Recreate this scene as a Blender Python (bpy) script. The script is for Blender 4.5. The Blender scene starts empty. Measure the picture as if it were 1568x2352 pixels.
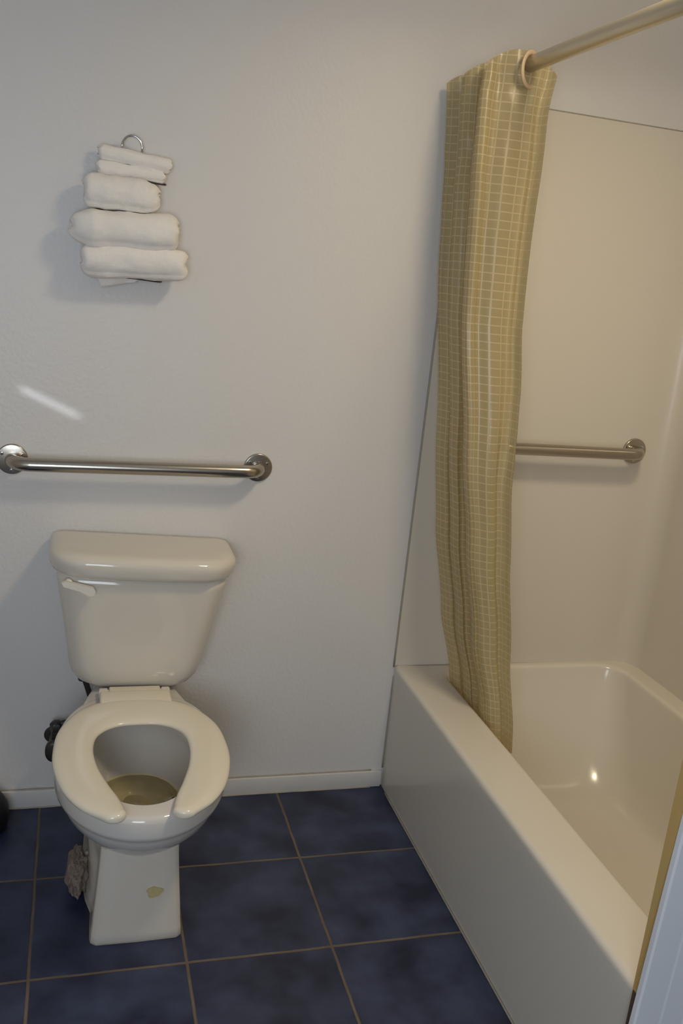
import bpy, bmesh, math, random
from mathutils import Vector, Matrix, noise

SC = bpy.context.scene
PI = math.pi

# ------------------------------------------------------------------ camera
cam_data = bpy.data.cameras.new('camera')
cam = bpy.data.objects.new('camera', cam_data)
SC.collection.objects.link(cam)
SC.camera = cam
cam_data.sensor_fit = 'VERTICAL'
cam_data.sensor_height = 36.0
cam_data.lens = 2107.06 / 2352.0 * 36.0
cam_data.clip_start = 0.02
yaw, pitch, roll = 0.2956, -0.2565, 0.1039
fw = Vector((math.sin(yaw) * math.cos(pitch), math.cos(yaw) * math.cos(pitch), math.sin(pitch)))
rt = Vector((math.cos(yaw), -math.sin(yaw), 0))
up = rt.cross(fw)
r2 = math.cos(roll) * rt + math.sin(roll) * up
u2 = -math.sin(roll) * rt + math.cos(roll) * up
cam.matrix_world = Matrix(((r2.x, u2.x, -fw.x, 0.1973), (r2.y, u2.y, -fw.y, -2.3223),
                           (r2.z, u2.z, -fw.z, 1.491), (0, 0, 0, 1)))

# ------------------------------------------------------------------ world, lights, exposure
SC.view_settings.view_transform = 'Standard'
SC.view_settings.look = 'None'
SC.view_settings.gamma = 1.0
SC.view_settings.exposure = 0.0
SC.view_settings.use_curve_mapping = False
w = bpy.data.worlds.new('world'); SC.world = w; w.use_nodes = True
w.node_tree.nodes['Background'].inputs[0].default_value = (0.55, 0.62, 0.75, 1)
w.node_tree.nodes['Background'].inputs[1].default_value = 0.1


def area(name, loc, target, power, color, sx, sy=None, shape='RECTANGLE', spread=180, xdir=None):
    d = bpy.data.lights.new(name, 'AREA')
    d.energy = power; d.color = color; d.shape = shape; d.size = sx
    if sy: d.size_y = sy
    d.spread = math.radians(spread)
    o = bpy.data.objects.new(name, d); SC.collection.objects.link(o)
    z = (Vector(loc) - Vector(target)).normalized()
    if xdir is None:
        o.rotation_euler = z.to_track_quat('Z', 'Y').to_euler()
        o.location = loc
    else:
        x = Vector(xdir); x = (x - x.dot(z) * z).normalized(); y = z.cross(x)
        o.matrix_world = Matrix(((x.x, y.x, z.x, loc[0]), (x.y, y.y, z.y, loc[1]), (x.z, y.z, z.z, loc[2]), (0, 0, 0, 1)))
    return o


LAMP = (1.18, -1.09, 2.405)
area('ceiling_bulb', LAMP, (1.18, -1.09, 0), 10.2, (1.0, 0.84, 0.60), 0.28, shape='DISK', spread=150)
area('window_daylight', (-0.10, -2.93, 1.35), (-0.10, 0.0, 1.25), 17.0, (0.80, 0.88, 1.0), 0.75, 0.9)
# lamp added near the left wall for the back wall streak; no opening there
p_hit = Vector((0.14, 0, 1.11)); p_src = Vector((-0.76, -0.95, 1.45))
area('streak_light', p_src, p_hit, 0.003, (0.85, 0.93, 1.0), 0.105, 0.009, spread=1.5, xdir=(0.131, 0, -0.059))


# ------------------------------------------------------------------ materials
def lin(r, g, b):
    f = lambda c: (c / 255) / 12.92 if c / 255 <= 0.04045 else ((c / 255 + 0.055) / 1.055) ** 2.4
    return (f(r), f(g), f(b), 1)


def new_mat(name):
    m = bpy.data.materials.new(name); m.use_nodes = True
    nt = m.node_tree
    return m, nt, nt.nodes['Principled BSDF'], nt.nodes['Material Output']


def noise_mat(name, c1, c2, rough=0.5, scale=8, bump=0.0, bscale=200, metal=0.0, coat=0.0, bdist=0.001, detail=4, spec=0.5):
    """two close colours mixed by noise, with an optional fine bump"""
    m, nt, b, out = new_mat(name)
    tc = nt.nodes.new('ShaderNodeTexCoord')
    n = nt.nodes.new('ShaderNodeTexNoise'); n.inputs['Scale'].default_value = scale; n.inputs['Detail'].default_value = detail
    nt.links.new(tc.outputs['Object'], n.inputs['Vector'])
    mx = nt.nodes.new('ShaderNodeMix'); mx.data_type = 'RGBA'
    mx.inputs[6].default_value = c1; mx.inputs[7].default_value = c2
    nt.links.new(n.outputs['Fac'], mx.inputs[0])
    nt.links.new(mx.outputs[2], b.inputs['Base Color'])
    b.inputs['Roughness'].default_value = rough
    b.inputs['Metallic'].default_value = metal
    b.inputs['Coat Weight'].default_value = coat
    b.inputs['Specular IOR Level'].default_value = spec
    if bump:
        n2 = nt.nodes.new('ShaderNodeTexNoise'); n2.inputs['Scale'].default_value = bscale; n2.inputs['Detail'].default_value = 3
        nt.links.new(tc.outputs['Object'], n2.inputs['Vector'])
        bp = nt.nodes.new('ShaderNodeBump'); bp.inputs['Strength'].default_value = bump; bp.inputs['Distance'].default_value = bdist
        nt.links.new(n2.outputs['Fac'], bp.inputs['Height'])
        nt.links.new(bp.outputs['Normal'], b.inputs['Normal'])
    return m


M = {}
M['wall'] = noise_mat('white satin wall paint', (0.67, 0.65, 0.62, 1), (0.70, 0.68, 0.65, 1), 0.42, 3, 0.5, 95, bdist=0.002)
M['ceiling'] = noise_mat('ceiling paint', (0.7, 0.7, 0.69, 1), (0.73, 0.73, 0.72, 1), 0.8, 3, 0.3, 90)
M['baseboard'] = noise_mat('baseboard vinyl', (0.62, 0.60, 0.57, 1), (0.68, 0.66, 0.63, 1), 0.35, 20)
M['caulk'] = noise_mat('aged caulk', (0.30, 0.27, 0.22, 1), (0.42, 0.38, 0.31, 1), 0.6, 60)
M['casing'] = noise_mat('white casing paint', (0.80, 0.82, 0.84, 1), (0.84, 0.86, 0.88, 1), 0.3, 6)
M['jamb'] = noise_mat('mustard upper jamb', lin(206, 170, 104), lin(214, 180, 116), 0.45, 9)
M['brown'] = noise_mat('brown lower jamb', lin(92, 74, 60), lin(105, 84, 68), 0.5, 25)
M['panel'] = noise_mat('cream shower panel', (0.66, 0.61, 0.52, 1), (0.68, 0.63, 0.54, 1), 0.28, 2.5, 0.08, 40)
M['tub'] = noise_mat('cream acrylic tub', (0.68, 0.63, 0.54, 1), (0.70, 0.65, 0.56, 1), 0.16, 3, 0.03, 15)
M['porcelain'] = noise_mat('porcelain', (0.67, 0.62, 0.53, 1), (0.70, 0.65, 0.56, 1), 0.07, 3)
M['seat'] = noise_mat('seat plastic', (0.76, 0.70, 0.57, 1), (0.78, 0.72, 0.59, 1), 0.14, 3)
M['lever'] = noise_mat('cream lever plastic', (0.72, 0.68, 0.60, 1), (0.75, 0.71, 0.63, 1), 0.3, 30)
M['steel'] = noise_mat('brushed steel', (0.42, 0.38, 0.32, 1), (0.47, 0.43, 0.37, 1), 0.24, 60, 0.05, 300, metal=1.0)
M['chrome'] = noise_mat('chrome', (0.55, 0.55, 0.55, 1), (0.6, 0.6, 0.6, 1), 0.12, 20, metal=1.0)
M['rod'] = noise_mat('brass toned rod', (0.60, 0.52, 0.38, 1), (0.66, 0.58, 0.43, 1), 0.30, 10, metal=0.75)
M['ring'] = noise_mat('cream plastic ring', lin(212, 186, 150), lin(218, 194, 158), 0.35, 20)
M['dark'] = noise_mat('dark tarnished metal', (0.020, 0.018, 0.016, 1), (0.035, 0.03, 0.026, 1), 0.4, 30)
M['rubber'] = noise_mat('black rubber', (0.004, 0.004, 0.005, 1), (0.007, 0.006, 0.008, 1), 0.5, 20)
M['wood'] = noise_mat('pale wood handle', lin(170, 130, 85), lin(185, 145, 98), 0.5, 20)
M['towel'] = noise_mat('white terry', (0.84, 0.80, 0.74, 1), (0.90, 0.86, 0.80, 1), 0.95, 90, 0.5, 420, bdist=0.002, spec=0.1)
M['rag'] = noise_mat('dusty brown cloth', lin(118, 104, 94), lin(150, 136, 124), 0.95, 60, 1.0, 200, bdist=0.006)
M['stain'] = noise_mat('yellow stain', lin(205, 192, 140), lin(190, 175, 122), 0.4, 120)
M['frame'] = noise_mat('window frame paint', (0.7, 0.7, 0.7, 1), (0.74, 0.74, 0.74, 1), 0.4, 6)

# bowl: porcelain, stained yellow below the waterline
def bowl_mat():
    m, nt, b, out = new_mat('porcelain with mineral stain')
    tc = nt.nodes.new('ShaderNodeTexCoord'); sx = nt.nodes.new('ShaderNodeSeparateXYZ')
    nt.links.new(tc.outputs['Object'], sx.inputs[0])
    n = nt.nodes.new('ShaderNodeTexNoise'); n.inputs['Scale'].default_value = 14
    nt.links.new(tc.outputs['Object'], n.inputs['Vector'])
    # mask: inside the basin footprint and below the waterline
    def math_(op, a, bb, clamp=False):
        k = nt.nodes.new('ShaderNodeMath'); k.operation = op; k.use_clamp = clamp
        for i, v in enumerate((a, bb)):
            if isinstance(v, (int, float)): k.inputs[i].default_value = v
            else: nt.links.new(v, k.inputs[i])
        return k.outputs[0]
    dx = math_('DIVIDE', sx.outputs['X'], 0.112)
    dy = math_('DIVIDE', math_('ADD', sx.outputs['Y'], 0.415), 0.150)
    r = math_('ADD', math_('MULTIPLY', dx, dx), math_('MULTIPLY', dy, dy))
    inside = math_('LESS_THAN', r, 1.0)
    low = math_('LESS_THAN', sx.outputs['Z'], 0.2535)
    hi = math_('GREATER_THAN', sx.outputs['Z'], 0.13)
    mask = math_('MULTIPLY', math_('MULTIPLY', inside, low), hi)
    st = nt.nodes.new('ShaderNodeMix'); st.data_type = 'RGBA'
    st.inputs[6].default_value = lin(212, 200, 158); st.inputs[7].default_value = lin(230, 220, 184)
    nt.links.new(n.outputs['Fac'], st.inputs[0])
    mx = nt.nodes.new('ShaderNodeMix'); mx.data_type = 'RGBA'
    mx.inputs[6].default_value = (0.65, 0.62, 0.57, 1)
    nt.links.new(mask, mx.inputs[0]); nt.links.new(st.outputs[2], mx.inputs[7])
    nt.links.new(mx.outputs[2], b.inputs['Base Color'])
    b.inputs['Roughness'].default_value = 0.08
    return m
M['bowl'] = bowl_mat()


def floor_mat():
    m, nt, b, out = new_mat('navy ceramic floor tile')
    tc = nt.nodes.new('ShaderNodeTexCoord'); sx = nt.nodes.new('ShaderNodeSeparateXYZ')
    nt.links.new(tc.outputs['Object'], sx.inputs[0])
    def mt(op, a, bb=None, c=None):
        k = nt.nodes.new('ShaderNodeMath'); k.operation = op
        for i, v in enumerate((a, bb, c)):
            if v is None: continue
            if isinstance(v, (int, float)): k.inputs[i].default_value = v
            else: nt.links.new(v, k.inputs[i])
        return k.outputs[0]
    S = 0.3292
    wob = nt.nodes.new('ShaderNodeTexNoise'); wob.inputs['Scale'].default_value = 9; wob.inputs['Detail'].default_value = 5
    nt.links.new(tc.outputs['Object'], wob.inputs['Vector'])
    wv = mt('MULTIPLY', mt('SUBTRACT', wob.outputs['Fac'], 0.5), 0.006)
    def cell(o, off):
        t = mt('DIVIDE', mt('ADD', mt('SUBTRACT', o, off), wv), S)
        fr = mt('FRACT', mt('ADD', t, 100.0))
        d = mt('MINIMUM', fr, mt('SUBTRACT', 1.0, fr))
        return mt('MULTIPLY', d, S), mt('FLOOR', mt('ADD', t, 100.0))
    dx, ix = cell(sx.outputs['X'], 0.1346)
    dy, iy = cell(sx.outputs['Y'], -0.316)
    d = mt('MINIMUM', dx, dy)
    mr = nt.nodes.new('ShaderNodeMapRange'); mr.inputs['From Min'].default_value = 0.0022; mr.inputs['From Max'].default_value = 0.0042
    mr.inputs['To Min'].default_value = 1; mr.inputs['To Max'].default_value = 0
    nt.links.new(d, mr.inputs['Value'])
    # mottled tile colour, offset per tile
    cv = nt.nodes.new('ShaderNodeCombineXYZ')
    nt.links.new(mt('ADD', sx.outputs['X'], mt('MULTIPLY', ix, 3.7)), cv.inputs[0])
    nt.links.new(mt('ADD', sx.outputs['Y'], mt('MULTIPLY', iy, 5.3)), cv.inputs[1])
    n1 = nt.nodes.new('ShaderNodeTexNoise'); n1.inputs['Scale'].default_value = 6.5; n1.inputs['Detail'].default_value = 5; n1.inputs['Roughness'].default_value = 0.55
    nt.links.new(cv.outputs[0], n1.inputs['Vector'])
    cr = nt.nodes.new('ShaderNodeValToRGB')
    cr.color_ramp.elements[0].position = 0.36; cr.color_ramp.elements[0].color = (0.009, 0.012, 0.036, 1)
    cr.color_ramp.elements[1].position = 0.68; cr.color_ramp.elements[1].color = (0.046, 0.060, 0.118, 1)
    nt.links.new(n1.outputs['Fac'], cr.inputs['Fac'])
    n2 = nt.nodes.new('ShaderNodeTexNoise'); n2.inputs['Scale'].default_value = 12
    nt.links.new(tc.outputs['Object'], n2.inputs['Vector'])
    gr = nt.nodes.new('ShaderNodeMix'); gr.data_type = 'RGBA'
    gr.inputs[6].default_value = (0.085, 0.058, 0.040, 1); gr.inputs[7].default_value = (0.20, 0.155, 0.115, 1)
    nt.links.new(n2.outputs['Fac'], gr.inputs[0])
    mx = nt.nodes.new('ShaderNodeMix'); mx.data_type = 'RGBA'
    nt.links.new(mr.outputs[0], mx.inputs[0]); nt.links.new(cr.outputs[0], mx.inputs[6]); nt.links.new(gr.outputs[2], mx.inputs[7])
    nt.links.new(mx.outputs[2], b.inputs['Base Color'])
    rg = mt('ADD', mt('MULTIPLY', mr.outputs[0], 0.4), 0.42)
    nt.links.new(rg, b.inputs['Roughness'])
    bp = nt.nodes.new('ShaderNodeBump'); bp.inputs['Strength'].default_value = 0.6; bp.inputs['Distance'].default_value = 0.002
    nt.links.new(mt('SUBTRACT', mt('MULTIPLY', n1.outputs['Fac'], 0.3), mr.outputs[0]), bp.inputs['Height'])
    nt.links.new(bp.outputs['Normal'], b.inputs['Normal'])
    return m
M['floor'] = floor_mat()


def curtain_mat():
    m, nt, b, out = new_mat('translucent beige vinyl with pale grid')
    uv = nt.nodes.new('ShaderNodeUVMap'); uv.uv_map = 'UVMap'
    sx = nt.nodes.new('ShaderNodeSeparateXYZ'); nt.links.new(uv.outputs[0], sx.inputs[0])
    def mt(op, a, bb=None):
        k = nt.nodes.new('ShaderNodeMath'); k.operation = op
        for i, v in enumerate((a, bb)):
            if v is None: continue
            if isinstance(v, (int, float)): k.inputs[i].default_value = v
            else: nt.links.new(v, k.inputs[i])
        return k.outputs[0]
    def line(o, S, w_):
        fr = mt('FRACT', mt('ADD', mt('DIVIDE', o, S), 50.0))
        d = mt('MINIMUM', fr, mt('SUBTRACT', 1.0, fr))
        return mt('LESS_THAN', d, w_)
    l = mt('MAXIMUM', line(sx.outputs['X'], 0.0200, 0.07), line(sx.outputs['Y'], 0.0200, 0.07))
    mx = nt.nodes.new('ShaderNodeMix'); mx.data_type = 'RGBA'
    mx.inputs[6].default_value = (0.62, 0.515, 0.285, 1); mx.inputs[7].default_value = (0.70, 0.60, 0.37, 1)
    nt.links.new(l, mx.inputs[0])
    df = nt.nodes.new('ShaderNodeBsdfTranslucent'); tr = nt.nodes.new('ShaderNodeBsdfTransparent')
    nt.links.new(mx.outputs[2], df.inputs['Color']); nt.links.new(mx.outputs[2], b.inputs['Base Color'])
    b.inputs['Roughness'].default_value = 0.28
    m1 = nt.nodes.new('ShaderNodeMixShader'); m1.inputs[0].default_value = 0.38
    nt.links.new(b.outputs[0], m1.inputs[1]); nt.links.new(df.outputs[0], m1.inputs[2])
    m2 = nt.nodes.new('ShaderNodeMixShader')
    tr.inputs['Color'].default_value = (0.80, 0.74, 0.56, 1)
    nt.links.new(mt('MULTIPLY', mt('SUBTRACT', 1.0, l), 0.16), m2.inputs[0])
    nt.links.new(m1.outputs[0], m2.inputs[1]); nt.links.new(tr.outputs[0], m2.inputs[2])
    nt.links.new(m2.outputs[0], out.inputs['Surface'])
    return m
M['curtain'] = curtain_mat()


def water_mat():
    m, nt, b, out = new_mat('still water')
    b.inputs['Base Color'].default_value = (0.97, 0.96, 0.90, 1)
    b.inputs['Roughness'].default_value = 0.02
    b.inputs['IOR'].default_value = 1.33
    b.inputs['Transmission Weight'].default_value = 1.0
    n = nt.nodes.new('ShaderNodeTexNoise'); n.inputs['Scale'].default_value = 10
    bp = nt.nodes.new('ShaderNodeBump'); bp.inputs['Strength'].default_value = 0.05; bp.inputs['Distance'].default_value = 0.002
    nt.links.new(n.outputs['Fac'], bp.inputs['Height']); nt.links.new(bp.outputs['Normal'], b.inputs['Normal'])
    return m
M['water'] = water_mat()


def lamp_mat():
    m, nt, b, out = new_mat('frosted lamp glass')
    b.inputs['Base Color'].default_value = (0.8, 0.75, 0.65, 1)
    b.inputs['Emission Color'].default_value = (1.0, 0.8, 0.55, 1)
    b.inputs['Emission Strength'].default_value = 1.5
    return m
M['lampglass'] = lamp_mat()


def pane_mat():
    m, nt, b, out = new_mat('daylit frosted pane')
    b.inputs['Base Color'].default_value = (0.6, 0.65, 0.7, 1)
    b.inputs['Emission Color'].default_value = (0.66, 0.80, 1.0, 1)
    b.inputs['Emission Strength'].default_value = 1.0
    return m
M['pane'] = pane_mat()


# ------------------------------------------------------------------ helpers
def link(name, me, mat, parent=None, smooth=True):
    o = bpy.data.objects.new(name, me)
    SC.collection.objects.link(o)
    if mat: me.materials.append(M[mat])
    for p in me.polygons: p.use_smooth = smooth
    if parent: o.parent = parent
    return o


def finish(name, bm, mat, parent=None, smooth=True, sharp=None):
    bmesh.ops.recalc_face_normals(bm, faces=bm.faces)
    me = bpy.data.meshes.new(name); bm.to_mesh(me); bm.free()
    o = link(name, me, mat, parent, smooth)
    if sharp: me.set_sharp_from_angle(angle=math.radians(sharp))
    return o


def tag(o, label=None, cat=None, group=None, kind=None):
    if label: o['label'] = label
    if cat: o['category'] = cat
    if group: o['group'] = group
    if kind: o['kind'] = kind
    return o


def empty(name, loc=(0, 0, 0)):
    o = bpy.data.objects.new(name, None); SC.collection.objects.link(o)
    o.location = loc; o.empty_display_size = 0.05
    return o


def box(bm, a, b, bevel=0.0, seg=2):
    r = bmesh.ops.create_cube(bm, size=1.0)
    vs = r['verts']
    for v in vs:
        v.co = Vector([(a[i] + b[i]) / 2 + v.co[i] * (b[i] - a[i]) for i in range(3)])
    if bevel:
        es = list({e for v in vs for e in v.link_edges})
        bmesh.ops.bevel(bm, geom=es, offset=bevel, segments=seg, affect='EDGES', profile=0.5)
    return vs


def boxobj(name, a, b, mat, parent=None, bevel=0.0, kind=None, seg=2):
    bm = bmesh.new(); box(bm, a, b, bevel, seg)
    o = finish(name, bm, mat, parent, smooth=bevel > 0, sharp=40 if bevel else None)
    if kind: o['kind'] = kind
    return o


def loft(bm, loops, cap0=True, cap1=True, closed=True):
    """loops: list of equal-length point rings -> quads"""
    V = [[bm.verts.new(p) for p in lp] for lp in loops]
    n = len(V[0])
    for i in range(len(V) - 1):
        for j in range(n if closed else n - 1):
            k = (j + 1) % n
            bm.faces.new((V[i][j], V[i][k], V[i + 1][k], V[i + 1][j]))
    def cap(ring):
        c = Vector((0, 0, 0))
        for v in ring: c += v.co
        cv = bm.verts.new(c / n)
        for j in range(n): bm.faces.new((ring[j], ring[(j + 1) % n], cv))
    if cap0: cap(V[0])
    if cap1: cap(V[-1])
    return V


def spline(pts, n):
    """Catmull-Rom through pts, n samples spread by arc length"""
    P = [Vector(p) for p in pts]
    ext = [2 * P[0] - P[1]] + P + [2 * P[-1] - P[-2]]
    dense = []
    for i in range(1, len(ext) - 2):
        a, b, c, d = ext[i - 1:i + 3]
        for k in range(24):
            t = k / 24
            dense.append(0.5 * ((2 * b) + (c - a) * t + (2 * a - 5 * b + 4 * c - d) * t * t + (3 * b - a - 3 * c + d) * t ** 3))
    dense.append(P[-1])
    L = [0]
    for i in range(1, len(dense)): L.append(L[-1] + (dense[i] - dense[i - 1]).length)
    out = []; j = 0
    for k in range(n):
        s = L[-1] * k / (n - 1)
        while j < len(L) - 2 and L[j + 1] < s: j += 1
        t = (s - L[j]) / max(L[j + 1] - L[j], 1e-9)
        out.append(dense[j].lerp(dense[j + 1], min(max(t, 0), 1)))
    return out


def tube(bm, pts, r, seg=16, cap=True, radii=None):
    P = [Vector(p) for p in pts]
    t0 = (P[1] - P[0]).normalized()
    nrm = t0.orthogonal().normalized()
    loops = []; prev = t0
    for i, p in enumerate(P):
        t = ((P[min(i + 1, len(P) - 1)] - P[max(i - 1, 0)])).normalized()
        q = prev.rotation_difference(t); nrm = (q @ nrm).normalized(); nrm = (nrm - nrm.dot(t) * t).normalized()
        prev = t; bi = t.cross(nrm)
        rr = radii[i] if radii else r
        loops.append([p + rr * (math.cos(2 * PI * k / seg) * nrm + math.sin(2 * PI * k / seg) * bi) for k in range(seg)])
    loft(bm, loops, cap, cap)


def cyl(bm, c, axis, r, h, seg=40, bev=0.0):
    """cylinder from point c along axis (unit), length h, with rounded far edge"""
    a = Vector(axis).normalized(); x = a.orthogonal().normalized(); y = a.cross(x); c = Vector(c)
    prof = [(0, r)]
    if bev:
        for k in range(5):
            th = PI / 2 * k / 4
            prof.append((h - bev + bev * math.sin(th), r - bev + bev * math.cos(th)))
    else:
        prof.append((h, r))
    loft(bm, [[c + a * z + rr * (math.cos(2 * PI * k / seg) * x + math.sin(2 * PI * k / seg) * y) for k in range(seg)] for z, rr in prof])


def lathe(bm, c, prof, seg=36):
    """prof: (r, z) bottom to top"""
    loft(bm, [[(c[0] + r * math.cos(2 * PI * k / seg), c[1] + r * math.sin(2 * PI * k / seg), c[2] + z) for k in range(seg)] for r, z in prof])


# ------------------------------------------------------------------ the room
XL, XR, YF, ZC = -0.80, 1.90, -3.0, 2.50
boxobj('floor', (XL - 0.1, YF - 0.1, -0.1), (XR + 0.1, 0.1, 0.0), 'floor', kind='structure')
boxobj('wall_back', (XL - 0.1, 0.0, 0.0), (XR + 0.1, 0.1, ZC), 'wall', kind='structure')
boxobj('wall_right', (XR, YF, 0.0), (XR + 0.1, 0.0, ZC), 'wall', kind='structure')
boxobj('wall_left', (XL - 0.1, YF, 0.0), (XL, 0.0, ZC), 'wall', kind='structure')
boxobj('ceiling', (XL - 0.1, YF - 0.1, ZC), (XR + 0.1, 0.1, ZC + 0.1), 'ceiling', kind='structure')
bm = bmesh.new()   # front wall with the window opening behind the camera
wx0, wx1, wz0, wz1 = -0.50, 0.30, 0.88, 1.82
box(bm, (XL - 0.1, YF - 0.1, 0), (wx0, YF, ZC)); box(bm, (wx1, YF - 0.1, 0), (XR + 0.1, YF, ZC))
box(bm, (wx0, YF - 0.1, 0), (wx1, YF, wz0)); box(bm, (wx0, YF - 0.1, wz1), (wx1, YF, ZC))
finish('wall_front', bm, 'wall', smooth=False)['kind'] = 'structure'
win = empty('window_1', ((wx0 + wx1) / 2, YF, wz0)); win['kind'] = 'structure'
bm = bmesh.new()
lz = wz1 - wz0; hx_ = (wx1 - wx0) / 2
for a, b in (((-hx_, -0.06, 0), (-hx_ + 0.03, 0, lz)), ((hx_ - 0.03, -0.06, 0), (hx_, 0, lz)),
             ((-hx_, -0.06, 0), (hx_, 0, 0.03)), ((-hx_, -0.06, lz - 0.03), (hx_, 0, lz))):
    box(bm, a, b, 0.004)
finish('window_frame', bm, 'frame', win, sharp=40)
boxobj('pane', (-hx_ + 0.02, -0.045, 0.02), (hx_ - 0.02, -0.035, lz - 0.02), 'pane', win)

# baseboards
def baseboard(name, a, b):
    return boxobj(name, a, b, 'baseboard', bevel=0.003, kind='structure')
baseboard('baseboard_back', (XL, -0.011, 0.0), (1.112, 0.0, 0.052))
baseboard('baseboard_left', (XL, YF, 0.0), (XL + 0.011, -0.012, 0.052))
bm = bmesh.new()
random.seed(4)
pts = [(XL + 0.02 + 0.03 * i, -0.0105 + random.uniform(-0.001, 0.001), 0.001) for i in range(63)]
tube(bm, pts, 0.003, 6)
finish('trim_1', bm, 'caulk')['kind'] = 'structure'
bm = bmesh.new()
tube(bm, [(XL + 0.02 + 0.03 * i, -0.003, 0.053 + random.uniform(-0.0005, 0.0005)) for i in range(63)], 0.0022, 6)
finish('trim_5', bm, 'caulk')['kind'] = 'structure'

# partition at the near end of the tub: mustard jamb, coloured brown below rim height, white casing in front
boxobj('wall_partition', (1.135, -1.2885, 0.0), (XR, -1.262, ZC), 'wall', kind='structure')
boxobj('trim_2', (1.106, -1.288, 0.397), (1.1352, -1.2605, ZC), 'jamb', kind='structure')
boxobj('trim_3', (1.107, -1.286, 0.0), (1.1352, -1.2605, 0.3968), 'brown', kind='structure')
bm = bmesh.new()   # casing, a moulded board leaning slightly to the right
def casing_x(z): return 1.0755 + 0.038 * z
prof = [(0.0, 0.0), (0.0, -0.009), (0.003, -0.012), (0.045, -0.014), (0.0465, -0.0105), (0.0485, -0.0105),
        (0.050, -0.014), (0.088, -0.017), (0.094, -0.021), (0.104, -0.021), (0.108, -0.017), (0.108, 0.0)]
loft(bm, [[(casing_x(z) + px, -1.2885 + py, z) for px, py in prof] for z in (0.0, 0.4, 0.8, 1.2, 1.6, 2.0, ZC)])
cas = finish('trim_4', bm, 'casing', smooth=False); cas['kind'] = 'structure'

# shower surround panels on two walls, meeting in a rounded corner
bm = bmesh.new()
Z0, Z1, T = 0.3952, 1.94, 0.004
def corner_path(off):
    R = 0.07; pts = [(1.1135, -off)]
    for k in range(9):
        a = PI / 2 * k / 8
        pts.append((XR - off - R + R * math.sin(a), -off - R + R * math.cos(a)))
    pts.append((XR - off, -1.258))
    return pts
inner, outer = corner_path(T), corner_path(0.0005)
ring = inner + outer[::-1]
loft(bm, [[(x, y, z) for x, y in ring] for z in (Z0, Z1)], False, False)
Vt = [v for v in bm.verts]; n = len(inner); N = len(ring)
bm.verts.ensure_lookup_table()
for base in (0, N):
    for i in range(n - 1):
        bm.faces.new((bm.verts[base + i], bm.verts[base + i + 1], bm.verts[base + N - 2 - i], bm.verts[base + N - 1 - i]))
sur = finish('shower_surround', bm, 'panel', sharp=40)
tag(sur, 'smooth cream shower surround panel lining the alcove walls above the bathtub', 'shower panel')
bm = bmesh.new()
tube(bm, [(1.1125, -0.002, z) for z in [0.39 + i * 0.05 for i in range(32)]], 0.0032, 6)
tube(bm, [(x, -0.002, 1.9415) for x in [1.1125 + i * 0.05 for i in range(15)] + [1.885]], 0.0022, 6)
finish('caulk_bead', bm, 'caulk', sur)

# ------------------------------------------------------------------ bathtub
def rrect(x0, x1, y0, y1, r, z, seg=8):
    pts = []
    for cx, cy, a0 in ((x1 - r, y1 - r, 0), (x0 + r, y1 - r, 90), (x0 + r, y0 + r, 180), (x1 - r, y0 + r, 270)):
        for k in range(seg + 1):
            a = math.radians(a0 + 90 * k / seg)
            pts.append((cx + r * math.cos(a), cy + r * math.sin(a), z))
    return pts
TY0, TY1 = -1.2595, -0.0005
XA = 1.1155
bm = bmesh.new()
L = [rrect(XA + 0.002, XR - 0.001, TY0, TY1, 0.003, 0.0),
     rrect(XA + 0.002, XR - 0.001, TY0, TY1, 0.003, 0.02),
     rrect(XA, XR - 0.001, TY0, TY1, 0.003, 0.34),
     rrect(XA - 0.001, XR - 0.001, TY0, TY1, 0.003, 0.378)]
for k in range(1, 6):
    a = PI / 2 * k / 5; R = 0.014
    L.append(rrect(XA - 0.001 + R - R * math.cos(a), XR - 0.001, TY0, TY1, 0.003, 0.381 + R * math.sin(a)))
L.append(rrect(1.234, 1.846, TY0 + 0.03, -0.018, 0.07, 0.3955))
for k in range(1, 5):
    a = PI / 2 * k / 4; R = 0.014
    L.append(rrect(1.234 + R * math.sin(a), 1.846 - R * math.sin(a), TY0 + 0.03 + R * math.sin(a), -0.018 - R * math.sin(a), 0.075, 0.3955 - R * (1 - math.cos(a))))
L += [rrect(1.256, 1.826, TY0 + 0.05, -0.045, 0.09, 0.34),
      rrect(1.268, 1.812, TY0 + 0.06, -0.085, 0.11, 0.24),
      rrect(1.282, 1.795, TY0 + 0.075, -0.140, 0.13, 0.14),
      rrect(1.298, 1.775, TY0 + 0.10, -0.185, 0.14, 0.085),
      rrect(1.325, 1.745, TY0 + 0.13, -0.225, 0.14, 0.058),
      rrect(1.375, 1.69, TY0 + 0.2, -0.30, 0.12, 0.05)]
loft(bm, L)
tub = finish('bathtub', bm, 'tub', sharp=60)
tag(tub, 'cream alcove bathtub with broad flat rim and plain front apron', 'bathtub')
bm = bmesh.new(); tube(bm, [(XA - 0.001, TY0 + 0.01 + 0.04 * i, 0.0015) for i in range(31)], 0.0025, 6)
tube(bm, [(XA, -0.0025, 0.06 + 0.03 * i) for i in range(11)], 0.0028, 6)
finish('caulk_bead', bm, 'caulk', tub)
bm = bmesh.new(); cyl(bm, (1.53, -0.42, 0.0505), (0, 0, 1), 0.028, 0.003, 30, 0.0015); finish('drain', bm, 'chrome', tub)

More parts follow.
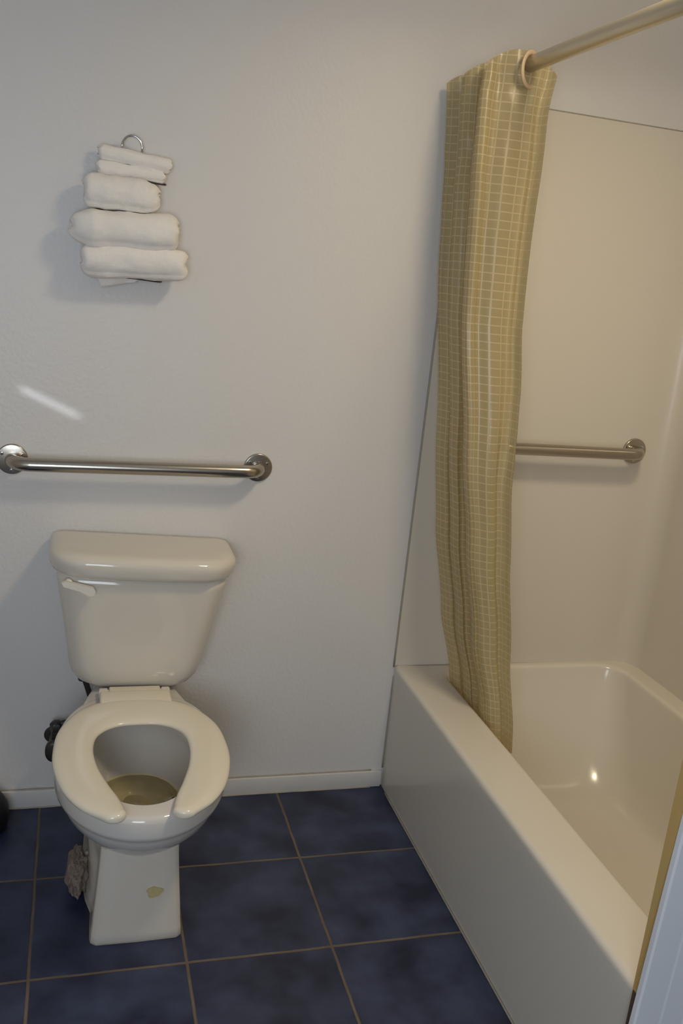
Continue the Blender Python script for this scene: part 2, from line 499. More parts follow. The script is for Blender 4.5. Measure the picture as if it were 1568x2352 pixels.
# ------------------------------------------------------------------ grab bars
def grab_bar(x0, x1, z, label, z1=None):
    z1 = z if z1 is None else z1
    t = empty('grab_bar', ((x0 + x1) / 2, 0, (z + z1) / 2)); o = t.location
    tag(t, label, 'grab bar')
    def q(x, y, zz): return Vector((x, y, zz)) - o
    r, d, R = 0.0165, 0.058, 0.045
    path = [q(x0, -0.004, z)]
    for k in range(9):
        a = PI / 2 * k / 8
        path.append(q(x0 + R - R * math.cos(a), -(d - R) - R * math.sin(a), z))
    for k in range(1, 12): path.append(q(x0 + R + (x1 - x0 - 2 * R) * k / 12, -d, z + (z1 - z) * k / 12))
    for k in range(9):
        a = PI / 2 * k / 8
        path.append(q(x1 - R + R * math.sin(a), -(d - R) - R * math.cos(a), z1))
    path.append(q(x1, -0.004, z1))
    bm = bmesh.new(); tube(bm, path, r, 24); finish('bar', bm, 'steel', t)
    for xx, zz in ((x0, z), (x1, z1)):
        bm = bmesh.new(); cyl(bm, q(xx, 0, zz), (0, -1, 0), 0.0375, 0.007, 44, 0.003)
        f = finish('flange', bm, 'steel', t, sharp=50)
        for k in range(3):
            a = 2 * PI * k / 3 + 0.5
            bm = bmesh.new(); cyl(bm, q(xx + 0.027 * math.cos(a), -0.0068, zz + 0.027 * math.sin(a)), (0, -1, 0), 0.0042, 0.0022, 14, 0.001)
            s = finish('screw', bm, 'chrome', None); s.parent = f
    return t
grab_bar(0.054, 0.663, 0.967, 'stainless grab bar on the white wall above the toilet tank', 0.970)
grab_bar(1.320, 1.776, 1.066, 'shorter stainless grab bar on the shower wall behind the curtain')
for ob in [o for o in SC.objects if o.name.startswith('grab_bar')][1:]: ob.location.y = -0.0045

# ------------------------------------------------------------------ toilet
AX = 0.360
toilet = empty('toilet', (AX, -0.36, 0))
tag(toilet, 'white two-piece porcelain toilet with an open front seat and no lid', 'toilet')
def T_(o):     # mesh built around x = 0, y from the wall; shift to the thing's base
    o.location = (0, 0.36, 0); return o

def egg(yb, yf, hw, z, nb=2.0, nf=2.0, yc=None, n=72):
    """egg outline, rear half and front half superellipses about the widest line yc"""
    yc = yc if yc is not None else (yb + yf) / 2
    pts = []
    for k in range(n):
        a = 2 * PI * k / n
        s, c = math.sin(a), math.cos(a)
        e = nb if s > 0 else nf
        x = hw * math.copysign(abs(c) ** (2 / e), c)
        L_ = (yb - yc) if s > 0 else (yc - yf)
        y = yc + L_ * math.copysign(abs(s) ** (2 / e), s)
        pts.append((x, y, z))
    return pts

bm = bmesh.new()
# outer shell of the basin, top down is last: start at the bottom of the outside
loops = [egg(-0.20, -0.50, 0.07, 0.19, yc=-0.36),
         egg(-0.17, -0.565, 0.095, 0.225, 2.2, 2.1, yc=-0.37),
         egg(-0.16, -0.615, 0.125, 0.258, 2.3, 2.05, yc=-0.40),
         egg(-0.16, -0.655, 0.150, 0.290, 2.4, 2.05, yc=-0.43),
         egg(-0.16, -0.683, 0.167, 0.318, 2.5, 2.05, yc=-0.45),
         egg(-0.16, -0.697, 0.176, 0.343, 2.6, 2.05, yc=-0.455),
         egg(-0.16, -0.700, 0.178, 0.352, 2.6, 2.05, yc=-0.455),
         egg(-0.16, -0.709, 0.1855, 0.358, 2.6, 2.05, yc=-0.455),
         egg(-0.16, -0.711, 0.187, 0.366, 2.6, 2.05, yc=-0.455),
         egg(-0.16, -0.711, 0.187, 0.395, 2.6, 2.05, yc=-0.455),
         egg(-0.162, -0.709, 0.185, 0.403, 2.6, 2.05, yc=-0.455),
         egg(-0.165, -0.704, 0.180, 0.4085, 2.6, 2.05, yc=-0.455),
         egg(-0.17, -0.697, 0.173, 0.410, 2.6, 2.05, yc=-0.455),
         # inside
         egg(-0.285, -0.662, 0.118, 0.410, 2.2, 2.1, yc=-0.46),
         egg(-0.282, -0.668, 0.113, 0.404, 2.2, 2.1, yc=-0.46),
         egg(-0.275, -0.660, 0.118, 0.385, 2.2, 2.1, yc=-0.46),
         egg(-0.262, -0.655, 0.124, 0.350, 2.2, 2.1, yc=-0.45),
         egg(-0.262, -0.630, 0.118, 0.310, 2.2, 2.1, yc=-0.44),
         egg(-0.270, -0.585, 0.112, 0.275, 2.2, 2.1, yc=-0.43),
         egg(-0.282, -0.545, 0.100, 0.250, 2.2, 2.1, yc=-0.41),
         egg(-0.290, -0.505, 0.085, 0.225, 2.1, 2.1, yc=-0.39),
         egg(-0.300, -0.460, 0.062, 0.207, 2, 2, yc=-0.375),
         egg(-0.320, -0.425, 0.040, 0.196, 2, 2, yc=-0.37),
         egg(-0.330, -0.410, 0.036, 0.190, 2, 2, yc=-0.37),
         egg(-0.330, -0.410, 0.036, 0.165, 2, 2, yc=-0.37)]
loft(bm, loops, False, True)
# rear deck that carries the tank
dl = []
for z, g in ((0.30, -0.025), (0.36, -0.004), (0.395, 0.0), (0.404, -0.002), (0.409, -0.008)):
    half = [(0.098 + g, -0.05 - g), (0.100 + g, -0.105), (0.117 + g, -0.17), (0.132 + g, -0.222), (0.149 + g, -0.270), (0.153 + g, -0.285)]
    sp = spline([(x, y, z) for x, y in half], 14)
    ring = [tuple(p) for p in sp] + [(-p.x, p.y, p.z) for p in reversed(sp)]
    ring = ring[:14] + [(0.112, -0.262, z), (0.06, -0.250, z), (-0.06, -0.250, z), (-0.112, -0.262, z)] + ring[14:]
    dl.append(ring)
# keep the opening clear: the deck only reaches back from y=-0.262
dl2 = []
for ring in dl:
    dl2.append(ring)
loft(bm, dl2)
bowl = T_(finish('bowl', bm, 'bowl', toilet, sharp=50))

# pedestal with the trapway behind
bm = bmesh.new()
def ped(z, wf, yf, wt, foot=0.0, wm=None):
    wm = wm or wf - 0.010
    half = [(0.085 + foot, -0.10), (0.098 + foot, -0.14), (wt + foot, -0.24), (wt + foot, -0.36), (wt - 0.006 + foot, -0.41), (wm + foot * 0.8, -0.455),
            (wf - 0.004 + foot * .3, -0.50), (wf, yf + 0.022), (wf - 0.002, yf + 0.008), (wf - 0.012, yf)]
    P = []
    for i in range(len(half) - 1):
        for k in range(3):
            t = k / 3
            P.append((half[i][0] * (1 - t) + half[i + 1][0] * t, half[i][1] * (1 - t) + half[i + 1][1] * t))
    P.append(half[-1])
    xs = half[-1][0]
    front = [(xs * f, yf - 0.002 * (1 - abs(f))) for f in (0.66, 0.33, 0, -0.33, -0.66)]
    back = [(-0.05, -0.095), (0.0, -0.093), (0.05, -0.095)]
    full = P + front + [(-x, y) for x, y in reversed(P)] + back
    return [(x, y, z) for x, y in full]
L = [ped(0.0, 0.099, -0.561, 0.104, 0.008), ped(0.006, 0.101, -0.564, 0.104, 0.009), ped(0.022, 0.100, -0.563, 0.104, 0.007), ped(0.04, 0.098, -0.562, 0.101, 0.002),
     ped(0.08, 0.0955, -0.561, 0.104), ped(0.13, 0.0915, -0.560, 0.108), ped(0.18, 0.088, -0.560, 0.112, 0, 0.088), ped(0.205, 0.0865, -0.559, 0.114, 0, 0.098), ped(0.240, 0.085, -0.558, 0.112, 0, 0.100)]
def to_ellipse(p, a, b, yc):
    dx, dy = p[0], p[1] - yc
    f = 1 / math.sqrt((dx / a) ** 2 + (dy / b) ** 2)
    return (dx * f, yc + dy * f, p[2] + 0.003)
L.append([to_ellipse(p, 0.103, 0.145, -0.415) for p in L[-1]])
loft(bm, L, True, False)
pedo = T_(finish('pedestal', bm, 'porcelain', toilet, sharp=45))
bm = bmesh.new()
tube(bm, [(x, y, 0.0015) for x, y, z in ped(0, 0.099, -0.561, 0.104, 0.009)] + [(0.093, -0.10, 0.0015)], 0.003, 6)
c = finish('caulk_bead', bm, 'caulk', None); c.parent = pedo
for sx_ in (-1, 1):
    bm = bmesh.new(); lathe(bm, (sx_ * 0.104, -0.30, 0.0), [(0.014, 0), (0.014, 0.03), (0.013, 0.042), (0.009, 0.05), (0.003, 0.054)], 20)
    T_(finish('bolt_cap', bm, 'lever', toilet))
# stain patch on the pedestal front
bm = bmesh.new()
def ring_patch(y):
    out = []
    for k in range(18):
        a = 2 * PI * k / 18; rr = 0.0165 + 0.002 * math.sin(3 * a + 1) + 0.0015 * math.sin(5 * a)
        out.append((0.034 + rr * math.cos(a) * 1.05, y, 0.126 + rr * 0.8 * math.sin(a)))
    return out
loft(bm, [ring_patch(-0.5590), ring_patch(-0.5650)])
s = finish('stain_patch', bm, 'stain', None, smooth=False); s.parent = pedo
s['label'] = 'yellowed round patch'

# water
bm = bmesh.new()
loft(bm, [egg(-0.2895, -0.506, 0.0855, 0.2235, 2.1, 2.1, yc=-0.39), egg(-0.2815, -0.5460, 0.1010, 0.2495, 2.2, 2.1, yc=-0.41)])
T_(finish('water', bm, 'water', toilet))['label'] = 'clear standing water in the bowl'

# seat: open front ring swept between an outer and an inner curve
O = [(0, -.228), (.055, -.231), (.102, -.250), (.142, -.292), (.178, -.368), (.189, -.45), (.187, -.53), (.166, -.62), (.132, -.683), (.090, -.722)]
I = [(0, -.352), (.040, -.355), (.074, -.373), (.097, -.408), (.104, -.465), (.096, -.535), (.076, -.605), (.058, -.655), (.049, -.690), (.047, -.703)]
Os = spline([(x, y, 0) for x, y in O], 40); Is = spline([(x, y, 0) for x, y in I], 40)
def seat_ring(c, h, top=0.436, bot=0.4125, k=1.0, n=20):
    """c centre, h half-width vector"""
    zc = (top + bot) / 2; hh = (top - bot) / 2 * k
    R = []
    for i in range(n):
        a = 2 * PI * i / n
        cs, sn = math.cos(a), math.sin(a)
        R.append(c + h * math.copysign(abs(cs) ** (2 / 2.5), cs) + Vector((0, 0, zc + hh * math.copysign(abs(sn) ** (2 / 2.3), sn))))
    return R
rings = []
for o_, i_ in zip(Os, Is): rings.append(seat_ring((o_ + i_) / 2, (o_ - i_) / 2))
tdir = ((Os[-1] + Is[-1]) / 2 - (Os[-3] + Is[-3]) / 2).normalized()
h_ = (Os[-1] - Is[-1]) / 2; c_ = (Os[-1] + Is[-1]) / 2
for k in range(1, 8):
    a = PI / 2 * k / 7.3
    rings.append(seat_ring(c_ + tdir * h_.length * 0.8 * math.sin(a), h_ * math.cos(a), k=max(math.cos(a) ** 0.5, 0.3)))
full = [[Vector((-p.x, p.y, p.z)) for p in rg] for rg in reversed(rings[1:])] + rings
bm = bmesh.new(); loft(bm, full)
# rear tongue between the hinges
box(bm, (-0.063, -0.262, 0.4135), (0.063, -0.166, 0.4322), 0.004, 3)
box(bm, (-0.086, -0.272, 0.4132), (0.086, -0.192, 0.4335), 0.006, 3)
seat = T_(finish('seat', bm, 'seat', toilet))
for sx_ in (-1, 1):
    bm = bmesh.new(); box(bm, (sx_ * 0.076 - 0.011, -0.191, 0.4092), (sx_ * 0.076 + 0.011, -0.166, 0.429), 0.004, 3)
    tube(bm, [(sx_ * 0.060, -0.178, 0.422), (sx_ * 0.074, -0.178, 0.422)], 0.006, 12)
    h = finish('hinge', bm, 'lever', None); h.parent = seat
for sx_, yy in ((-1, -.60), (1, -.60), (-1, -.36), (1, -.36)):
    bm = bmesh.new(); box(bm, (sx_ * 0.135 - 0.012, yy - 0.008, 0.4095), (sx_ * 0.135 + 0.012, yy + 0.008, 0.4145), 0.0015)
    h = finish('bumper', bm, 'lever', None); h.parent = seat

# tank, slightly rolled to the right
tank = empty('tank_assembly', (0, 0, 0))
def dsec(hw, yb, yf, z, rc, bulge=0.0, n=9):
    """rounded rectangle with bigger front corners rc and a bulged front"""
    pts = []
    rb = 0.018
    def arc(cx, cy, r, a0, a1):
        for k in range(n + 1):
            a = math.radians(a0 + (a1 - a0) * k / n)
            pts.append((cx + r * math.cos(a), cy + r * math.sin(a)))
    arc(hw - rb, yb - rb, rb, 0, 90)
    arc(-hw + rb, yb - rb, rb, 90, 180)
    arc(-hw + rc, yf + rc, rc, 180, 270)
    for k in range(1, 8): pts.append((-hw + rc + (2 * hw - 2 * rc) * k / 8, yf))
    arc(hw - rc, yf + rc, rc, 270, 360)
    out = []
    for x, y in pts:
        t = (y - yb) / (yf - yb)
        y2 = y - bulge * (1 - (x / hw) ** 2) * max(0, t) ** 3
        out.append((x, y2, z))
    return out
bpy.data.objects.remove(tank)
bm = bmesh.new()
TL = [(0.075, -0.05, -0.125, 0.4085, 0.02, 0), (0.085, -0.045, -0.135, 0.415, 0.025, 0.001), (0.118, -0.035, -0.150, 0.424, 0.035, 0.002), (0.140, -0.028, -0.158, 0.436, 0.04, 0.004), (0.155, -0.024, -0.165, 0.455, 0.044, 0.006),
      (0.163, -0.022, -0.170, 0.480, 0.046, 0.008), (0.170, -0.020, -0.174, 0.520, 0.047, 0.009), (0.180, -0.020, -0.180, 0.580, 0.048, 0.010), (0.191, -0.020, -0.186, 0.640, 0.049, 0.011), (0.202, -0.020, -0.192, 0.700, 0.05, 0.012), (0.207, -0.020, -0.195, 0.731, 0.05, 0.012), (0.19, -0.03, -0.185, 0.733, 0.05, 0.010)]
loft(bm, [dsec(*a[:4], a[4], a[5]) for a in TL])
ta = T_(finish('tank', bm, 'porcelain', toilet))
bm = bmesh.new()
LL = [(0.200, -0.02, -0.190, 0.728, 0.07, 0.010), (0.211, -0.012, -0.206, 0.729, 0.078, 0.011), (0.217, -0.009, -0.212, 0.733, 0.082, 0.011), (0.2215, -0.007, -0.2155, 0.742, 0.085, 0.011), (0.225, -0.006, -0.219, 0.755, 0.088, 0.011), (0.226, -0.006, -0.220, 0.764, 0.088, 0.011), (0.2245, -0.007, -0.2185, 0.772, 0.088, 0.011),
      (0.220, -0.010, -0.213, 0.779, 0.085, 0.011), (0.212, -0.016, -0.204, 0.784, 0.08, 0.010), (0.200, -0.024, -0.192, 0.7865, 0.07, 0.010), (0.17, -0.045, -0.165, 0.7875, 0.04, 0.01), (0.08, -0.09, -0.12, 0.788, 0.01, 0.0)]
loft(bm, [dsec(a[0], a[1], a[2], a[3], min(a[4], a[0] * .9, (a[1] - a[2]) * .45), a[5]) if a[0] > 0.1 else [(x * .4, -0.105 + (y + 0.105) * .25, a[3]) for x, y, _ in dsec(0.2, -0.02, -0.19, 0, 0.05, 0)] for a in LL])
li = T_(finish('tank_lid', bm, 'porcelain', toilet))
bm = bmesh.new()
loft(bm, [[(x, -0.2155 + dy, z) for x, z in ((-0.192, 0.719), (-0.182, 0.7235), (-0.120, 0.7095), (-0.1145, 0.701), (-0.117, 0.6905), (-0.128, 0.6885), (-0.150, 0.700), (-0.187, 0.710))] for dy in (0.004, 0.0, -0.006, -0.008)])
lv = T_(finish('flush_lever', bm, 'lever', toilet, sharp=40))
bm = bmesh.new(); cyl(bm, (-0.176, -0.182, 0.715), (0, -1, 0), 0.009, 0.031, 20)
lp = finish('pivot', bm, 'lever', None); lp.parent = lv
ROLL = Matrix.Translation((0, -0.1, 0.41)) @ Matrix.Rotation(math.radians(2.0), 4, 'Y') @ Matrix.Translation((0, 0.1, -0.41))
for o in (ta, li, lv, lp):
    o.data.transform(ROLL)

# ------------------------------------------------------------------ water supply valve beside the toilet
sv = empty('supply_valve', (0.165, 0, 0.20))
tag(sv, 'dark tarnished water supply valve on the wall behind the left side of the toilet', 'valve')
bm = bmesh.new()
cyl(bm, (0, 0, 0.015), (0, -1, 0), 0.024, 0.006, 28, 0.003)
tube(bm, [(0, -0.003, 0.015), (0, -0.075, 0.015)], 0.011, 18)
tube(bm, [(0.006, -0.055, 0.0), (0.008, -0.056, 0.075)], 0.013, 18)
lathe(bm, (0.008, -0.056, 0.055), [(0.014, 0), (0.017, 0.004), (0.017, 0.02), (0.013, 0.026), (0.008, 0.028)], 6)
finish('valve_body', bm, 'dark', sv, sharp=40)
bm = bmesh.new()
loft(bm, [[(0.002 + 0.021 * r_ * math.cos(2 * PI * k / 24), y_, 0.012 + 0.030 * r_ * math.sin(2 * PI * k / 24)) for k in range(24)]
          for r_, y_ in ((0.7, -0.072), (1.0, -0.076), (1.0, -0.088), (0.7, -0.092))])
finish('valve_handle', bm, 'dark', sv)['label'] = 'oval valve handle'
bm = bmesh.new()
tube(bm, spline([(0.008, -0.056, 0.072), (0.035, -0.058, 0.080), (0.080, -0.070, 0.085), (0.094, -0.080, 0.135), (0.086, -0.086, 0.18), (0.068, -0.088, 0.235)], 40), 0.0072, 14)
lathe(bm, (0.068, -0.088, 0.213), [(0.008, 0), (0.010, 0.003), (0.010, 0.022)], 8)
finish('supply_tube', bm, 'dark', sv)

# ------------------------------------------------------------------ plunger at the left edge and rag beside the base
pl = empty('plunger', (-0.009, -0.084, 0))
tag(pl, 'black rubber plunger on the floor tiles at the left edge by the baseboard', 'plunger')
bm = bmesh.new()
lathe(bm, (0, 0, 0), [(0.054, 0), (0.064, 0.004), (0.068, 0.02), (0.069, 0.042), (0.066, 0.064), (0.056, 0.082), (0.042, 0.094), (0.022, 0.100), (0.018, 0.118), (0.015, 0.12)], 40)
finish('cup', bm, 'rubber', pl)
bm = bmesh.new(); tube(bm, [(0, 0, 0.11), (-0.02, 0.012, 0.30), (-0.045, 0.03, 0.52)], 0.011, 16); finish('handle', bm, 'wood', pl)

bm = bmesh.new()
bmesh.ops.create_icosphere(bm, subdivisions=5, radius=1.0)
for v in bm.verts:
    n_ = noise.noise(v.co * 1.7 + Vector((3, 1, 2)))
    n3 = noise.noise(v.co * 4.5)
    f = 1 + 0.45 * n_ + 0.16 * n3
    v.co = Vector((v.co.x * 0.024 * f, v.co.y * 0.070 * f, max(v.co.z * 0.046 * f + 0.038, 0.001)))
rag = finish('crumpled_rag', bm, 'rag'); rag.location = (0.232, -0.352, 0.0)
tag(rag, 'small crumpled brown rag on the floor against the left side of the toilet pedestal', 'rag')

# ------------------------------------------------------------------ towel rack with rolled towels
rk = empty('towel_rack', (0.305, 0, 1.56))
tag(rk, 'chrome wire towel rack with a ring at the top, on the white wall', 'towel rack')
rx, rz_ = 0.305, 1.56
def rp(x, y, z): return (x - rx, y, z - rz_)
bm = bmesh.new()
arc = [rp(0.308 + 0.0225 * math.cos(PI * k / 16), -0.030, 1.712 + 0.026 * math.sin(PI * k / 16)) for k in range(17)]
path = [rp(0.3305, -0.006, 1.428), rp(0.3305, -0.008, 1.66), rp(0.3305, -0.020, 1.69)] + arc + [rp(0.2855, -0.020, 1.69), rp(0.2855, -0.008, 1.66), rp(0.2855, -0.006, 1.428)]
tube(bm, path, 0.0026, 10)
finish('wire_frame', bm, 'chrome', rk)
for z, d, hx in ((1.6765, 0.036, 0.045), (1.6450, 0.040, 0.060), (1.572, 0.060, 0.06), (1.493, 0.066, 0.06), (1.425, 0.06, 0.06)):
    bm = bmesh.new()
    tube(bm, spline([rp(0.2855, -0.006, z), rp(0.30 - hx, -0.012, z - 0.002), rp(0.30 - hx, -d + 0.01, z - 0.004), rp(0.31, -d, z - 0.001), rp(0.32 + hx, -d + 0.01, z - 0.004), rp(0.32 + hx, -0.012, z - 0.002), rp(0.3305, -0.006, z)], 60), 0.0022, 8)
    finish('wire_hoop', bm, 'dark', rk)

def towel_roll(name, a, b, r, label, sq=(1.0, 1.0), seed=0, ends=(1.0, 1.0), flap=None, cat='towel'):
    """rolled terry towel from a to b; the outer wrap ends in a visible fold"""
    a, b = Vector(a), Vector(b)
    bm = bmesh.new(); ax = (b - a).normalized(); yv = Vector((0, -1, 0)); zv = ax.cross(yv).normalized()
    if zv.z < 0: zv = -zv
    NL, NR = 44, 56; loops = []
    Ln = (b - a).length
    for i in range(NL + 1):
        t = i / NL
        # rounded shoulders at the ends
        e0 = min(t * Ln / (r * 0.42), 1.0); e1 = min((1 - t) * Ln / (r * 0.42), 1.0)
        k0 = (1 - (1 - e0) ** 2) ** 0.5; k1 = (1 - (1 - e1) ** 2) ** 0.5
        k = (0.62 + 0.38 * k0) * (0.62 + 0.38 * k1)
        k *= ends[0] + (1 - ends[0]) * min(t * 5, 1) ; k *= ends[1] + (1 - ends[1]) * min((1 - t) * 5, 1)
        c = a.lerp(b, t)
        ring = []
        for j in range(NR):
            th = 2 * PI * j / NR
            rr = r * k
            # spiral step of the outer wrap at the lower front
            st = ((th + 0.9) % (2 * PI)) / (2 * PI)
            rr *= 0.90 + 0.13 * st
            nz = noise.fractal(Vector((t * 4 + seed * 7, math.cos(th) * 0.8, math.sin(th) * 0.8 + seed)), 1.0, 2.0, 3)
            rr *= 1 + 0.11 * nz
            shift = ax * (0.010 * noise.noise(Vector((math.cos(th), math.sin(th), seed * 3.1 + (0 if t < .5 else 9)))) * (1 if t in (0, 1) else 0.6))
            ring.append(c + shift + yv * (rr * sq[0] * math.cos(th)) + zv * (rr * sq[1] * math.sin(th)))
        loops.append(ring)
    # tucked-in end faces with a spiral hollow
    def tuck(ring, c, sgn):
        out = []
        for s_, d_ in ((0.86, 0.001), (0.80, -0.004), (0.62, -0.003), (0.55, 0.002), (0.40, 0.001), (0.34, -0.004), (0.12, -0.005)):
            out.append([c + (p - c) * s_ + ax * sgn * d_ for p in ring])
        return out
    pre = list(reversed(tuck(loops[0], a, -1))); post = tuck(loops[-1], b, 1)
    loft(bm, pre + loops + post)
    if flap:
        P = [Vector(p) for p in flap]
        th_ = Vector((0, 0.004, 0))
        rows = []
        n_ = 12
        for i in range(n_ + 1):
            u = i / n_
            top = P[0].lerp(P[1], u); bot = P[3].lerp(P[2], u)
            row = []
            for j in range(9):
                v = j / 8; p = top.lerp(bot, v) + Vector((0, 0.004 * math.sin(u * 7 + v * 3), 0))
                row.append(p)
            rows.append(row + [q + th_ for q in reversed(row)])
        loft(bm, rows)
    for v in bm.verts: v.co -= (a + b) / 2
    o = finish(name, bm, 'towel'); o.location = (a + b) / 2
    # keep clear of the wall
    mx = max(v.co.y for v in o.data.vertices) + o.location.y
    if mx > -0.004:
        o.location.y -= mx + 0.004
    tag(o, label, cat, 'rolled white towels on the wall rack')
    return o
towel_roll('washcloth', (0.236, -0.030, 1.6960), (0.398, -0.030, 1.6815), 0.0158, 'thin rolled white washcloth, topmost on the rack just under the ring', (1.0, 1.12), 1, cat='washcloth')
towel_roll('washcloth', (0.233, -0.030, 1.6625), (0.385, -0.030, 1.6575), 0.0158, 'thin rolled white washcloth, second from the top on the rack', (1.0, 1.08), 2, ends=(1, 0.9), cat='washcloth')
towel_roll('hand_towel', (0.207, -0.048, 1.6090), (0.372, -0.048, 1.6070), 0.0395, 'medium rolled white hand towel with a tapering right end, in the middle of the rack', (0.95, 1.0), 3, ends=(0.97, 0.72))
towel_roll('bath_towel', (0.178, -0.055, 1.5265), (0.420, -0.055, 1.5345), 0.0445, 'thick rolled white bath towel poking out furthest left, second from the bottom of the rack', (1.0, 0.98), 4, ends=(0.62, 0.96))
towel_roll('bath_towel', (0.204, -0.052, 1.4560), (0.440, -0.052, 1.4660), 0.0400, 'thick rolled white bath towel at the bottom of the rack with a loose corner hanging', (1.0, 1.0), 5, ends=(0.95, 0.9),
           flap=[(0.222, -0.05, 1.445), (0.36, -0.05, 1.440), (0.325, -0.040, 1.414), (0.250, -0.036, 1.396)])

# ------------------------------------------------------------------ shower rod, rings and curtain
RX, RZ = 1.172, 1.985
rod = empty('shower_rod', (RX, -0.63, RZ))
tag(rod, 'brass toned shower curtain rod running above the bathtub rim towards the viewer', 'curtain rod')
bm = bmesh.new(); tube(bm, [(0, 0.63 - 0.006, 0), (0, 0.3, 0), (0, 0, 0), (0, -0.6, 0)], 0.0175, 32)
finish('pole', bm, 'rod', rod)
bm = bmesh.new(); cyl(bm, (0, 0.63 - 0.0005, 0), (0, -1, 0), 0.032, 0.012, 32, 0.004); finish('flange', bm, 'chrome', rod)
bm = bmesh.new(); cyl(bm, (0, -0.6315, 0), (0, 1, 0), 0.032, 0.012, 32, 0.004); finish('flange', bm, 'chrome', rod)


def lerp_tab(tab, z):
    for i in range(len(tab) - 1):
        z0, v0 = tab[i]; z1, v1 = tab[i + 1]
        if z <= z0 and z >= z1:
            t = (z0 - z) / (z0 - z1); t = t * t * (3 - 2 * t) * 0.5 + t * 0.5
            return v0 + (v1 - v0) * t
    return tab[0][1] if z > tab[0][0] else tab[-1][1]
# left (towards the room) and right (towards the tub) limits of the pleats, and the rearmost / foremost pleat
xl_b = [(2.02, 1.040), (1.74, 1.064), (1.58, 1.075), (1.10, 1.132), (0.85, 1.162), (0.60, 1.205), (0.42, 1.250), (0.30, 1.272)]
xl_f = [(2.02, 1.078), (1.74, 1.075), (1.40, 1.085), (1.10, 1.118), (0.85, 1.160), (0.60, 1.205), (0.42, 1.252), (0.30, 1.272)]
xr = [(2.02, 1.240), (1.84, 1.222), (1.60, 1.214), (1.40, 1.214), (1.25, 1.224), (1.04, 1.226), (0.82, 1.252), (0.58, 1.288), (0.36, 1.325), (0.30, 1.330)]
yb_ = [(2.02, -0.035), (1.0, -0.05), (0.42, -0.09), (0.30, -0.10)]
yf_ = [(2.02, -0.235), (1.6, -0.27), (1.04, -0.33), (0.58, -0.345), (0.30, -0.36)]
NP = 5            # half swings across the rod
NU, NZ = 260, 150
cur = empty('shower_curtain', (1.17, -0.15, 1.98))
tag(cur, 'beige translucent vinyl shower curtain with a pale grid, bunched at the rod end', 'shower curtain')
bm = bmesh.new(); uvl = bm.loops.layers.uv.new('UVMap')
grid = []; uvs = []
ZT, ZB = 2.012, 0.315
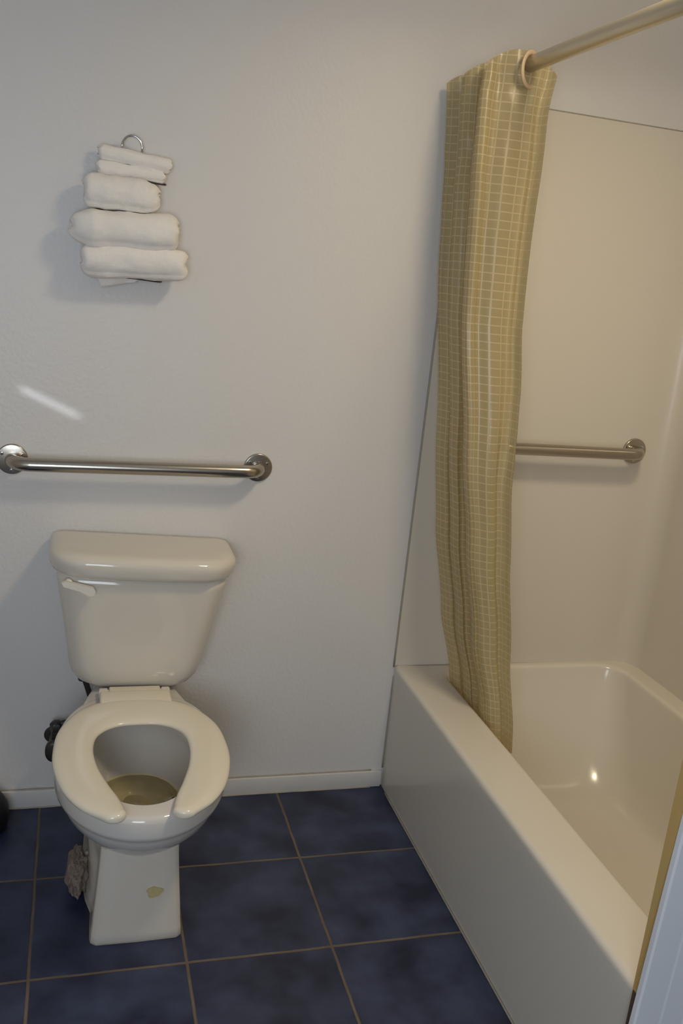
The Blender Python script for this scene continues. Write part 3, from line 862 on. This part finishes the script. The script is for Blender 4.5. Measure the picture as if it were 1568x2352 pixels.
for i in range(NZ + 1):
    q = i / NZ
    row = []; urow = []; arc_ = 0.0; prev = None
    for j in range(NU + 1):
        s = j / NU
        ztop = 1.966 - 0.012 * (1 - s) + 0.052 * abs(math.sin(PI * s * NP)) ** 1.4 * (0.45 + 0.55 * s)
        zbot = ZB + 0.012 * math.sin(s * 31) + 0.008 * math.sin(s * 11 + 1)
        z = ztop + (zbot - ztop) * q
        ph = s * NP
        tri = math.cos(PI * ph)                       # +1 .. -1 swings
        sw = math.copysign(abs(tri) ** 0.75, tri)
        # last swing ends on the tub side
        sw = sw if NP % 2 else -sw
        XLz = lerp_tab(xl_b, z) * (1 - s) + lerp_tab(xl_f, z) * s
        XRz = lerp_tab(xr, z)
        x = (XLz + XRz) / 2 - (XRz - XLz) / 2 * sw
        y = lerp_tab(yb_, z) + (lerp_tab(yf_, z) - lerp_tab(yb_, z)) * (s + 0.028 * math.sin(2 * PI * ph))
        fold = 0.0085 * math.sin(ph * 13.5 + 0.7 * math.sin(z * 3)) + 0.003 * math.sin(ph * 27 + z * 2)
        y += fold * (0.45 + 0.55 * min(1, (2.0 - z) * 3 + 0.2))
        crump = noise.fractal(Vector((x * 9, y * 9 + ph, z * 6)), 1.0, 2.0, 3)
        near_top = max(0, 1 - (2.0 - z) / 0.35)
        x += 0.004 * crump * (0.5 + 2.0 * near_top); y += 0.005 * crump * (0.4 + 1.6 * near_top)
        y = min(y, -0.012)
        p = Vector((x - 1.17, y + 0.15, z - 1.98))
        if prev is not None: arc_ += math.hypot(p.x - prev.x, p.y - prev.y)
        prev = p
        row.append(bm.verts.new(p)); urow.append((s * 1.05, z))
    grid.append(row); uvs.append(urow)
for i in range(NZ):
    for j in range(NU):
        f = bm.faces.new((grid[i][j], grid[i][j + 1], grid[i + 1][j + 1], grid[i + 1][j]))
        for lp_, (a_, b_) in zip(f.loops, ((i, j), (i, j + 1), (i + 1, j + 1), (i + 1, j))):
            lp_[uvl].uv = uvs[a_][b_]
sheet = finish('sheet', bm, 'curtain', cur)
# rings set in the curtain, one where the rod passes through each swing
for k in range(NP):
    s = (k + 0.5) / NP
    y = -0.035 + (-0.235 + 0.035) * s
    if k == NP - 1: y = -0.232
    bm = bmesh.new()
    R1, rt_ = 0.034, 0.0055
    lps = []
    for m_ in range(40):
        a = 2 * PI * m_ / 40
        lps.append([((R1 + rt_ * math.cos(2 * PI * q / 10)) * math.cos(a), 0.6 * rt_ * math.sin(2 * PI * q / 10), (R1 + rt_ * math.cos(2 * PI * q / 10)) * math.sin(a) * 1.05) for q in range(10)])
    loft(bm, lps + [lps[0]], False, False)
    bmesh.ops.remove_doubles(bm, verts=bm.verts, dist=1e-6)
    rg = finish('ring', bm, 'ring', cur); rg.location = (RX - 1.17, y + 0.15, RZ - 0.012 - 1.98)
    rg.rotation_euler = (0, 0, math.radians(33))

# ------------------------------------------------------------------ ceiling light (above the frame)
cl = empty('ceiling_light', (LAMP[0], LAMP[1], ZC))
tag(cl, 'round frosted ceiling light above the floor in front of the bathtub', 'ceiling light')
bm = bmesh.new(); lathe(bm, (0, 0, -0.09), [(0.10, 0.0), (0.125, 0.02), (0.135, 0.05), (0.135, 0.07)], 40); finish('shade', bm, 'lampglass', cl)
bm = bmesh.new(); lathe(bm, (0, 0, -0.022), [(0.145, 0), (0.15, 0.01), (0.15, 0.0215)], 40); finish('base', bm, 'chrome', cl)
